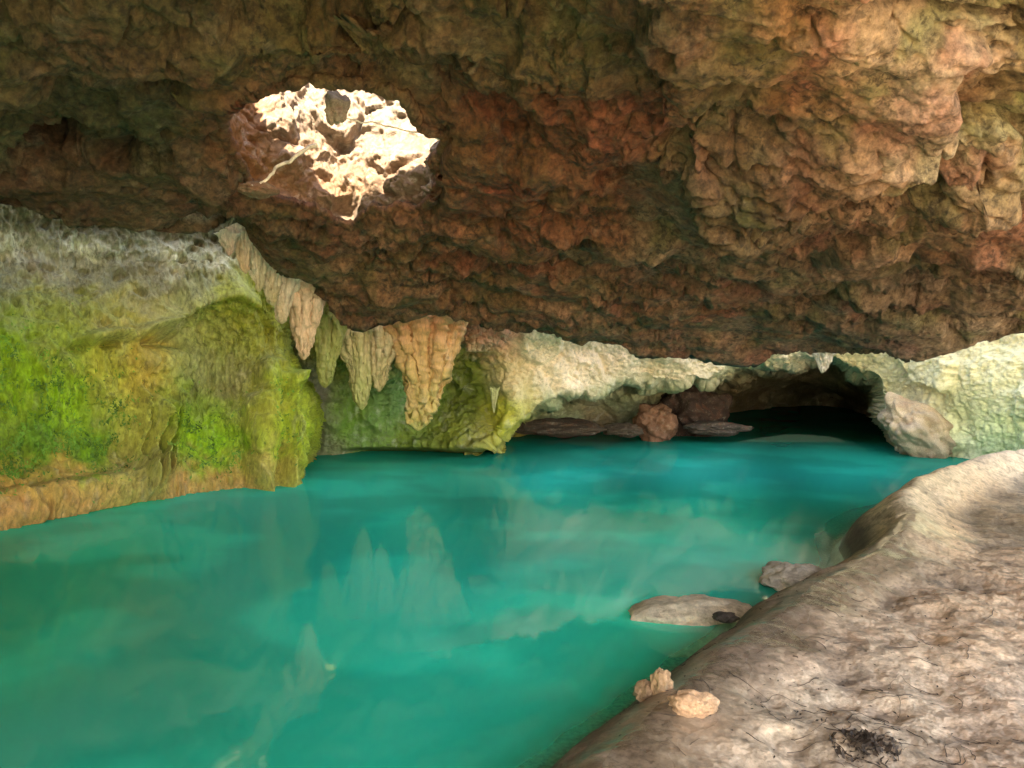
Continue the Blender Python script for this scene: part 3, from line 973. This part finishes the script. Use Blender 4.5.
bed = mesh_np('pool_bed', [(-14, -2, -1.75), (14, -2, -1.75), (14, 30, -1.75), (-14, 30, -1.75)], [(0, 1, 2, 3)], plain_mat('silt', (.30, .34, .24)))
tag(bed, 'pale silt bottom of the pool', 'pool bed', kind='structure')

# ------------------------------------------------------------------ the pool
wy = 1 / np.linspace(1 / 30.0, 1 / 2.3, 260)
wu = np.linspace(-1.5, 1.2, 300)
WU, WY = np.meshgrid(wu, wy)
WX = WU * WY
wb = np.linspace(0, 1, 8)[1:, None]
WX = np.vstack([WX, WX[-1][None] * (1 + 1.5 * wb)])
WY = np.vstack([WY, WY[-1][None] - 5 * wb])
zb, sb = shelf_z(WX, WY)
P3 = np.stack([WX, WY, 0 * WX], -1).reshape(-1, 3)
depth = np.clip(-zb, 0, 1.75)
murk = 1 - np.exp(-depth * 1.9)
murk = np.clip(murk, 0.0, 0.985)
wpx, wpy = pix(np.stack([WX, WY, 0 * WX], -1))
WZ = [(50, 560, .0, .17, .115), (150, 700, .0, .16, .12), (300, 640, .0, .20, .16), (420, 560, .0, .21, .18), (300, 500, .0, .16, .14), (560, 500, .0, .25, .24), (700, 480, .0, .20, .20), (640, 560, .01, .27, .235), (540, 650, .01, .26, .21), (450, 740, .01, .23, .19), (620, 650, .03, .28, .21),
      (740, 560, .01, .25, .23), (700, 445, .0, .07, .065), (850, 450, .0, .06, .055), (560, 440, .0, .08, .075), (850, 480, .0, .13, .12), (620, 445, .0, .07, .065), (780, 440, .0, .04, .035), (540, 455, .0, .10, .095), (640, 456, .0, .09, .085), (720, 462, .0, .08, .075), (800, 460, .0, .07, .065), (860, 462, .0, .07, .065), (470, 458, .0, .11, .09), (0, 540, .0, .15, .09)]  # far rows hold the shade near the recess in their tint
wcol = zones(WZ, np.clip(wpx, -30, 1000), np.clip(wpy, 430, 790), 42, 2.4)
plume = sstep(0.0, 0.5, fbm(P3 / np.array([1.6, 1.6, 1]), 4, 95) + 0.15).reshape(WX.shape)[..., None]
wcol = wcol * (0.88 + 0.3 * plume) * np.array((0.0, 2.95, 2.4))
wcol[..., 2] *= 1 - 0.12 * sstep(520, 455, wpy)                            # far water less blue, to offset the blue sky light there
wcol = wcol * (1 - 0.3 * sstep(475, 445, wpy))[..., None]  # far water darkened for the dim light under the recess
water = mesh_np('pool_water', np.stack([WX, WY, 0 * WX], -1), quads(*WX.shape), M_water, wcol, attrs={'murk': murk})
tag(water, 'still milky turquoise water filling the cave', 'water', kind='structure')


# ------------------------------------------------------------------ stalactites
def stalactite(name, x0, x1, ytop, tip, Y, c_top, c_tip, label, depth=0.75, ribs=7, seed=0, group='stalactites hanging beyond the ceiling lip', flare=0.35, lobes=()):
    """fluted dripstone: x0..x1 its width at the top, tip the pixel it ends at, Y its distance"""
    A = at((x0 + x1) / 2, ytop, Y)
    B = at(tip[0], tip[1], Y)
    wd = np.linalg.norm(at(x1, ytop, Y) - at(x0, ytop, Y)) / 2 * (1.28 if group == G1 else 1.05)
    nr, na = 110, 96
    t = np.linspace(0, 1, nr)
    ang = np.linspace(0, 2 * math.pi, na, endpoint=False)
    prof = (1 - t) ** 0.52 * (1 - 0.42 * t) + 0.02
    prof = prof + flare * np.exp(-t / 0.10) * 0.6
    prof[-1] = 0.004
    T, AN = np.meshgrid(t, ang, indexing='ij')
    rngl = np.random.default_rng(seed + 1000)
    ph = rngl.uniform(0, 6.28, 4)
    rib = 0.17 * np.sin(AN * ribs + ph[0] + 0.8 * np.sin(T * 3 + ph[1])) + 0.09 * np.sin(AN * (ribs * 2 + 1) + ph[2] - T * 1.2)
    r_ = prof[:, None] * wd * (1 + rib * (1 - 0.4 * T))
    bx = 0.12 * wd * np.sin(t * 2.6 + ph[3])
    C_ = A[None] * (1 - t)[:, None] + B[None] * t[:, None]
    # the axis drops nearly plumb at first, then leans to the tip
    V = np.empty((nr, na, 3))
    V[..., 0] = C_[:, 0][:, None] + bx[:, None] * (t * (1 - t) * 4)[:, None] + r_ * np.cos(AN)
    V[..., 1] = C_[:, 1][:, None] + r_ * depth * np.sin(AN)
    V[..., 2] = C_[:, 2][:, None] + 0.02 * np.sin(AN * 3) * (1 - T)
    NV = normals(V, True)
    rad_ = np.stack([np.cos(AN), np.sin(AN), 0 * AN], -1)
    if (NV * rad_).sum() < 0:
        NV = -NV
    P = V.reshape(-1, 3)
    Pl = P - A + seed * 3.7
    n_ = 0.2 * wd * fbm(Pl / np.array([0.17, 0.17, 0.8]), 4, seed + 601) + 0.20 * wd * ridged(Pl / np.array([0.07, 0.07, 0.5]), 3, seed + 602) + 0.012 * fbm(Pl / 0.06, 3, seed + 603)
    V = V + NV * n_.reshape(nr, na)[..., None] * sstep(1.0, 0.9, T)[..., None]
    k_ = np.clip(T + 0.25 * fbm(Pl / np.array([0.12, 0.12, 0.6]), 3, seed + 605).reshape(T.shape), 0, 1)[..., None]
    cc = np.array(c_top) * (1 - k_) + np.array(c_tip) * k_
    Qs = quads(nr, na, True)
    V = V.reshape(-1, 3)
    cap0 = V[:na].mean(0) + np.array([0, 0, 0.05])
    V = np.vstack([V, cap0])
    capq = [(len(V) - 1, (i + 1) % na, i, len(V) - 1) for i in range(na)]
    base = A.copy()
    o = mesh_np(name, V - base, Qs, M_drip, np.vstack([cc.reshape(-1, 3), np.array([c_top])]))
    o.location = base
    tag(o, label, 'stalactite', group)
    return o


PALE, TAN, PINK = (.88, .78, .62), (.62, .44, .25), (.64, .40, .30)  # cream PALE lightened to give the row's tops a sunlit look
OLIVE, YEL = (.30, .30, .08), (.44, .34, .10)
G1 = 'fluted stalactites in the sunlit row under the ceiling lip'
stalactite('stalactite', 221, 236, 232, (229, 256), 8.72, PALE, PINK, 'short stubby white stalactite at the upper left end of the diagonal row', seed=1, group=G1, ribs=5)
stalactite('stalactite', 233, 250, 226, (246, 274), 8.9, PALE, TAN, 'thin pale stalactite second from the upper end of the diagonal row', seed=2, group=G1, ribs=5)
stalactite('stalactite', 246, 266, 244, (259, 292), 9.15, PALE, (.5, .42, .2), 'cream stalactite third down the diagonal row, above the green wall', seed=3, group=G1)
stalactite('stalactite', 259, 282, 252, (273, 306), 9.36, PALE, (.5, .40, .2), 'cream ribbed stalactite in the middle of the diagonal row', seed=4, group=G1)
stalactite('stalactite', 273, 298, 272, (282, 324), 9.56, PALE, TAN, 'white topped stalactite just above the longest one of the diagonal row', seed=5, group=G1)
stalactite('stalactite', 290, 320, 284, (304, 360), 9.8, (.78, .56, .38), (.70, .44, .25), 'longest tan and pink ribbed stalactite at the lower end of the diagonal row', seed=6, group=G1, ribs=9)
G2 = 'broad dripstone curtains below the ceiling lip'
stalactite('dripstone_curtain', 312, 344, 316, (325, 388), 11.2, OLIVE, OLIVE, 'olive green dripstone curtain just right of the longest ribbed stalactite', seed=7, group=G2, depth=0.5)
stalactite('dripstone_curtain', 336, 372, 322, (362, 410), 11.75, (.60, .48, .26), (.42, .40, .12), 'mossy tan dripstone curtain left of the big orange stalactite', seed=8, group=G2, depth=0.5, ribs=9)
stalactite('dripstone_curtain', 366, 404, 318, (379, 392), 11.75, (.68, .52, .33), (.5, .4, .16), 'pale dripstone fold touching the big orange stalactite', seed=9, group=G2, depth=0.5, ribs=10)
stalactite('stalactite', 392, 458, 310, (418, 431), 11.75, (.68, .34, .17), (.60, .44, .13), 'largest orange yellow stalactite hanging over the water', seed=10, group='large stalactites over the water', ribs=11, depth=0.7)
stalactite('dripstone_curtain', 462, 516, 318, (476, 352), 12.3, (.46, .20, .15), (.5, .36, .22), 'short reddish dripstone curtain above the round green hollow', seed=12, group=G2, depth=0.5, ribs=9)
stalactite('stalactite', 491, 498, 388, (494, 413), 12.85, (.46, .44, .18), (.5, .46, .2), 'small yellow green stalactite on the rim of the round hollow', seed=13, group='large stalactites over the water', ribs=4)
stalactite('stalactite', 816, 832, 352, (822, 373), 14.0, (.6, .56, .46), (.6, .56, .46), 'small white stalactite on the arch over the dark recess', seed=14, group='large stalactites over the water', ribs=4)


# ------------------------------------------------------------------ stones
def shelf_drop(x, y):
    k_ = np.argmin((PS[..., 0] - x) ** 2 + (PS[..., 1] - y) ** 2)
    return PS.reshape(-1, 3)[k_][2]


def stone(name, cx, cy, Y, sx_, sy_, sz_, colr, label, group=None, seed=0, rough=0.22, z=None, mat=None, rot=0.0, cat='rock', shear=0.0):
    n = 72
    th = np.linspace(0, math.pi, n)
    ph = np.linspace(0, 2 * math.pi, n * 2, endpoint=False)
    T, PH = np.meshgrid(th, ph, indexing='ij')
    D = np.stack([np.sin(T) * np.cos(PH), np.sin(T) * np.sin(PH), np.cos(T)], -1)
    f = D.reshape(-1, 3) + seed * 5.1
    r_ = 1 + rough * 1.3 * fbm(f / 0.9, 4, seed + 700)
    w1, w2, wi = worley(f / 0.75, seed + 701)
    r_ = r_ + rough * 0.9 * (wi - 0.5) * sstep(0.0, 0.3, w2 - w1) + rough * 0.25 * ridged(f / 0.3, 4, seed + 702)
    V = D * r_.reshape(T.shape)[..., None] * np.array([sx_, sy_, sz_])
    V[..., 0] = V[..., 0] + shear * V[..., 2]
    c, s = math.cos(rot), math.sin(rot)
    V = np.stack([V[..., 0] * c - V[..., 1] * s, V[..., 0] * s + V[..., 1] * c, V[..., 2]], -1)
    base = at(cx, cy, Y) if z is None else on_z(cx, cy, z)
    if cat == 'rock' and z is not None and z > 0.3:                    # rests on the shelf, a little sunk in
        base[2] = shelf_drop(base[0], base[1]) + sz_ * 0.62
    cc = np.array(colr)[None] * (1 + 0.3 * fbm(f / 0.5, 3, seed + 703))[:, None]
    o = mesh_np(name, V, quads(n, n * 2, True), mat or M_stone, cc)
    o.location = base
    tag(o, label, cat, group)
    return o


GS = 'loose stones on the shelf rim'
stone('stone', 646, 690, 0, .045, .045, .04, (.36, .22, .12), 'small brown stone at the water side of the shelf rim', GS, 1, .3, z=.36)
stone('stone', 661, 684, 0, .04, .035, .06, (.46, .28, .15), 'upright brown stone touching another on the shelf rim', GS, 2, .3, z=.40)
stone('stone', 692, 708, 0, .09, .06, .045, (.62, .38, .22), 'flat orange tan stone lying alone on the shelf', GS, 3, .22, z=.40, rot=-.3)
GB = 'rocks breaking the water beside the shelf'
stone('boulder', 690, 622, 0, .44, .32, .17, (.66, .54, .36), 'pale rounded rock half under the water beside the shelf', GB, 4, .16, z=-.07, mat=M_shelf, rot=.1)
stone('boulder', 795, 578, 0, .24, .26, .10, (.62, .54, .42), 'wet grey rock at the water line below the shelf rim', GB, 5, .25, z=.04, mat=M_shelf)
stone('stone', 726, 617, 0, .07, .06, .028, (.07, .055, .045), 'dark wedge painted as the shadow between the half sunken rock and the shelf', GB, 6, .25, z=.12, mat=M_shelf)  # dark body standing for a shadowed gap in the rock
GR = 'rocks in the dark recess'  # rocks inside are darkened in colour to sit in the shade
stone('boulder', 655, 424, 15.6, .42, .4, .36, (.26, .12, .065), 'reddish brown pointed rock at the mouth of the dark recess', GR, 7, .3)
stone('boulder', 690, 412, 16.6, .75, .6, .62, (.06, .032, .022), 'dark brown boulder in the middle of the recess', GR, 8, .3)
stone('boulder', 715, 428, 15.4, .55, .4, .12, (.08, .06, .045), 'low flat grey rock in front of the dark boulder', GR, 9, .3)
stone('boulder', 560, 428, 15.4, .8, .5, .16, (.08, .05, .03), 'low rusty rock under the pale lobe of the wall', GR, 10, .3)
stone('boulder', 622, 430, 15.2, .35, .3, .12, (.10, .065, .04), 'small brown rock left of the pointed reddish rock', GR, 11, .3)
stone('boulder', 918, 434, 13.35, .52, .5, .50, (.50, .38, .24), 'pale tan boulder at the foot of the right wall', GR, 22, .26, shear=-.45)
stone('hanging_rock', 336, 108, 5.9, .085, .08, .10, (.34, .26, .18), 'dark angular block jutting from the bright skylight wall', None, 13, .3)
stone('rock_spur', 258, 190, 5.75, .13, .16, .05, (.20, .11, .06), 'brown rounded spur at the lower left edge of the skylight', None, 14, .2, rot=-.25)


# ------------------------------------------------------------------ roots and litter
def tube(paths, radii, seg=7):
    V, Qd = [], []
    for pts, rr in zip(paths, radii):
        pts = np.asarray(pts, float)
        n = len(pts)
        b0 = len(V)
        tg = np.gradient(pts, axis=0)
        tg /= np.maximum(np.linalg.norm(tg, axis=1, keepdims=True), 1e-9)
        for i in range(n):
            a = np.cross(tg[i], (0.31, 0.2, 0.93))
            a /= np.linalg.norm(a)
            b = np.cross(tg[i], a)
            r_ = rr[i] if np.ndim(rr) else rr
            for j in range(seg):
                q = 2 * math.pi * j / seg
                V.append(pts[i] + r_ * (a * math.cos(q) + b * math.sin(q)))
        for i in range(n - 1):
            for j in range(seg):
                Qd.append((b0 + i * seg + j, b0 + i * seg + (j + 1) % seg, b0 + (i + 1) * seg + (j + 1) % seg, b0 + (i + 1) * seg + j))
    return np.array(V), np.array(Qd)


def line_pts(ps, n=40, jit=0.01, seed=0):
    ps = np.asarray(ps, float)
    t = np.linspace(0, len(ps) - 1, n)
    o = np.stack([np.interp(t, np.arange(len(ps)), ps[:, k_]) for k_ in range(3)], -1)
    q = np.stack([t * 1.7 + seed, t * 0 + seed * 3.3, t * 0], -1)
    return o + jit * np.stack([fbm(q, 3, seed + 1), fbm(q, 3, seed + 2), fbm(q, 3, seed + 3)], -1)


p = line_pts([at(252, 186, 5.6), at(282, 166, 5.75), at(316, 144, 5.9)], 40, 0.04, 3)
v, q = tube([p], [np.linspace(.009, .016, 40)])
tag(mesh_np('root', v, q, M_root), 'pale bare root slanting across the lower left of the skylight', 'root', 'roots in the skylight')
p = line_pts([at(344, 116, 5.9), at(390, 128, 6.0), at(446, 139, 6.1)], 50, 0.05, 5)
v, q = tube([p], [np.full(50, .006)])
tag(mesh_np('root', v, q, M_root), 'thin dark root strung from the angular block to the skylight edge', 'root', 'roots in the skylight')


def ground_at(px_, py_):
    k_ = np.argmin((shx - px_) ** 2 + (shy - py_) ** 2 + 1e6 * (SS < 0))
    return PS.reshape(-1, 3)[k_]


from mathutils.bvhtree import BVHTree
gb = BVHTree.FromPolygons([Vector(p_) for p_ in PS.reshape(-1, 3)[::1]], [tuple(map(int, q_)) for q_ in quads(*XS.shape)])


def drop(x, y):
    hit = gb.ray_cast(Vector((x, y, 3)), Vector((0, 0, -1)))
    return hit[0].z if hit[0] is not None else 0.3


# strewn rootlets and rotted bits on the shelf: nobody could count them
paths, radii = [], []
for cxp, cyp, n, spr in [(790, 700, 14, .35), (730, 705, 14, .22), (870, 740, 30, .16), (860, 690, 12, .4), (930, 640, 10, .5), (1000, 700, 10, .4), (960, 740, 9, .3), (1000, 590, 7, .6), (820, 650, 8, .35), (900, 600, 12, .5)]:
    g0 = ground_at(cxp, cyp)
    for _ in range(n):
        x, y = g0[0] + rng.normal(0, spr), g0[1] + rng.normal(0, spr * 0.8)
        a = rng.uniform(0, 6.28)
        L_ = rng.uniform(.05, .22)
        m = 14
        pts = []
        for i in range(m):
            a += rng.normal(0, .22)
            x += math.cos(a) * L_ / m
            y += math.sin(a) * L_ / m
            pts.append((x, y, drop(x, y) + .003))
        paths.append(pts)
        radii.append(np.linspace(rng.uniform(.0008, .0024), .0005, m))
v, q = tube(paths, radii, 5)
tag(mesh_np('twig_litter', v, q, M_twig), 'dark rootlets and twigs strewn over the pale shelf', 'twigs', kind='stuff')


def leaf_patch(spots, mat, name, size, lift=.006, tilt=.4):
    V, Qd = [], []
    for (x, y, z) in spots:
        a = rng.uniform(0, 6.28)
        s = size * rng.uniform(.5, 1.4)
        d = np.array([math.cos(a), math.sin(a), rng.normal(0, tilt)])
        e = np.array([-math.sin(a), math.cos(a), rng.normal(0, tilt)]) * .45
        c = np.array([x, y, z + lift])
        b = len(V)
        V += [c - d * s, c + e * s + (0, 0, .15 * s), c + d * s, c - e * s + (0, 0, .15 * s)]
        Qd.append((b, b + 1, b + 2, b + 3))
    return mesh_np(name, V, Qd, mat)


g0 = ground_at(868, 744)
sp = []
for _ in range(420):
    r_, a = min(abs(rng.normal(0, .055)), .10), rng.uniform(0, 6.28)
    x, y = g0[0] + 1.25 * r_ * math.cos(a), g0[1] + r_ * math.sin(a)
    sp.append((x, y, drop(x, y) + max(0, .035 - r_ * .4) * rng.uniform(0, 1)))
lc = leaf_patch(sp, M_leaf, 'leaf_clump', .011, tilt=.7)
tag(lc, 'dark clump of rotted leaves near the front edge of the shelf', 'leaf clump')
sp = []
for cxp, cyp, n, spr in [(720, 690, 50, .2), (790, 700, 90, .4), (900, 650, 120, .5), (1000, 590, 120, .7), (860, 590, 70, .4), (960, 520, 120, .8), (760, 650, 60, .25), (960, 720, 60, .35)]:
    g1 = ground_at(cxp, cyp)
    for _ in range(n):
        x, y = g1[0] + rng.normal(0, spr), g1[1] + rng.normal(0, spr)
        z = drop(x, y)
        if z > .2:
            sp.append((x, y, z))
tag(leaf_patch(sp, M_leaf, 'leaf_litter', .008, tilt=.25), 'specks of rotted leaf scattered over the shelf', 'leaf litter', kind='stuff')

# ------------------------------------------------------------------ moss tufts on the left wall
lwv = np.empty(len(lw.data.vertices) * 3, np.float32)
lw.data.vertices.foreach_get('co', lwv)
lwv = lwv.reshape(-1, 3)
mx_, my_ = pix(lwv)
dens_ = np.zeros(len(lwv))
for a, b, ra, rb, k_ in [(40, 448, 45, 20, 1.0), (95, 452, 35, 14, .9), (10, 470, 25, 14, .8), (30, 390, 50, 40, .35), (110, 420, 30, 40, .3), (215, 455, 28, 14, .5), (195, 425, 30, 18, .35), (285, 420, 14, 30, .3), (10, 350, 30, 20, .3)]:
    dens_ = np.maximum(dens_, k_ * np.exp(-((mx_ - a) / ra) ** 2 - ((my_ - b) / rb) ** 2))
dens_ *= sstep(-.1, .3, fbm(lwv / .2, 3, 55))
pick = np.where(rng.uniform(size=len(lwv)) < dens_ * .6)[0]
V, Qd = [], []
for i in pick:
    c = lwv[i] - 0.012 * np.array([lwv[i, 0], lwv[i, 1], 0]) / np.hypot(lwv[i, 0], lwv[i, 1])
    a = rng.uniform(0, 6.28)
    s = rng.uniform(.008, .024)
    d = np.array([math.cos(a), rng.normal(0, .5), math.sin(a) - .4]) * s
    e = np.array([-math.sin(a), rng.normal(0, .5), math.cos(a)]) * s * .5
    b = len(V)
    V += [c - d, c + e, c + d, c - e]
    Qd.append((b, b + 1, b + 2, b + 3))
if V:
    tag(mesh_np('moss', V, Qd, M_moss), 'small leafy green moss tufts on the left wall', 'moss', kind='stuff')

# ------------------------------------------------------------------ light, sky, camera
SUN_EL, SUN_AZ = R(42), R(183)              # azimuth clockwise from +Y (north), where the sun stands
w = bpy.data.worlds.new('World')
scene.world = w
w.use_nodes = True
nt = w.node_tree
nt.nodes.clear()
wo = nt.nodes.new('ShaderNodeOutputWorld')
bg = nt.nodes.new('ShaderNodeBackground')
sk = nt.nodes.new('ShaderNodeTexSky')
sk.sky_type = 'NISHITA'
sk.sun_disc = False
sk.sun_elevation = SUN_EL
sk.sun_rotation = SUN_AZ
bg.inputs['Strength'].default_value = 0.15
nt.links.new(sk.outputs[0], bg.inputs[0])
nt.links.new(bg.outputs[0], wo.inputs[0])
sun = bpy.data.lights.new('sun', 'SUN')
sun.energy = 4.0
sun.angle = R(0.5)
sun.color = (1.0, 0.94, 0.84)
so = bpy.data.objects.new('sun', sun)
sd = Vector((math.sin(SUN_AZ) * math.cos(SUN_EL), math.cos(SUN_AZ) * math.cos(SUN_EL), math.sin(SUN_EL)))
so.rotation_euler = (-sd).to_track_quat('-Z', 'Y').to_euler()
so.location = sd * 30
col.objects.link(so)

cam = bpy.data.cameras.new('camera')
cam.sensor_width = 36
cam.lens = F / 1024 * 36
cam.clip_start, cam.clip_end = 0.05, 500
co = bpy.data.objects.new('camera', cam)
co.location = (0, 0, EYE)
co.rotation_euler = (math.pi / 2 - PITCH, 0, 0)
col.objects.link(co)
scene.camera = co

vs = scene.view_settings
vs.view_transform = 'Standard'
vs.look = 'None'
vs.gamma = 1
vs.exposure = 2.95
vs.use_white_balance = True
vs.white_balance_temperature = 7600
vs.white_balance_tint = 10
cy = scene.cycles
cy.use_denoising = True
cy.denoising_prefilter = 'ACCURATE'
cy.denoising_input_passes = 'RGB_ALBEDO_NORMAL'
cy.denoiser = 'OPENIMAGEDENOISE'
cy.max_bounces = 10
cy.diffuse_bounces = 7
cy.glossy_bounces = 4
cy.transparent_max_bounces = 8
cy.sample_clamp_indirect = 6
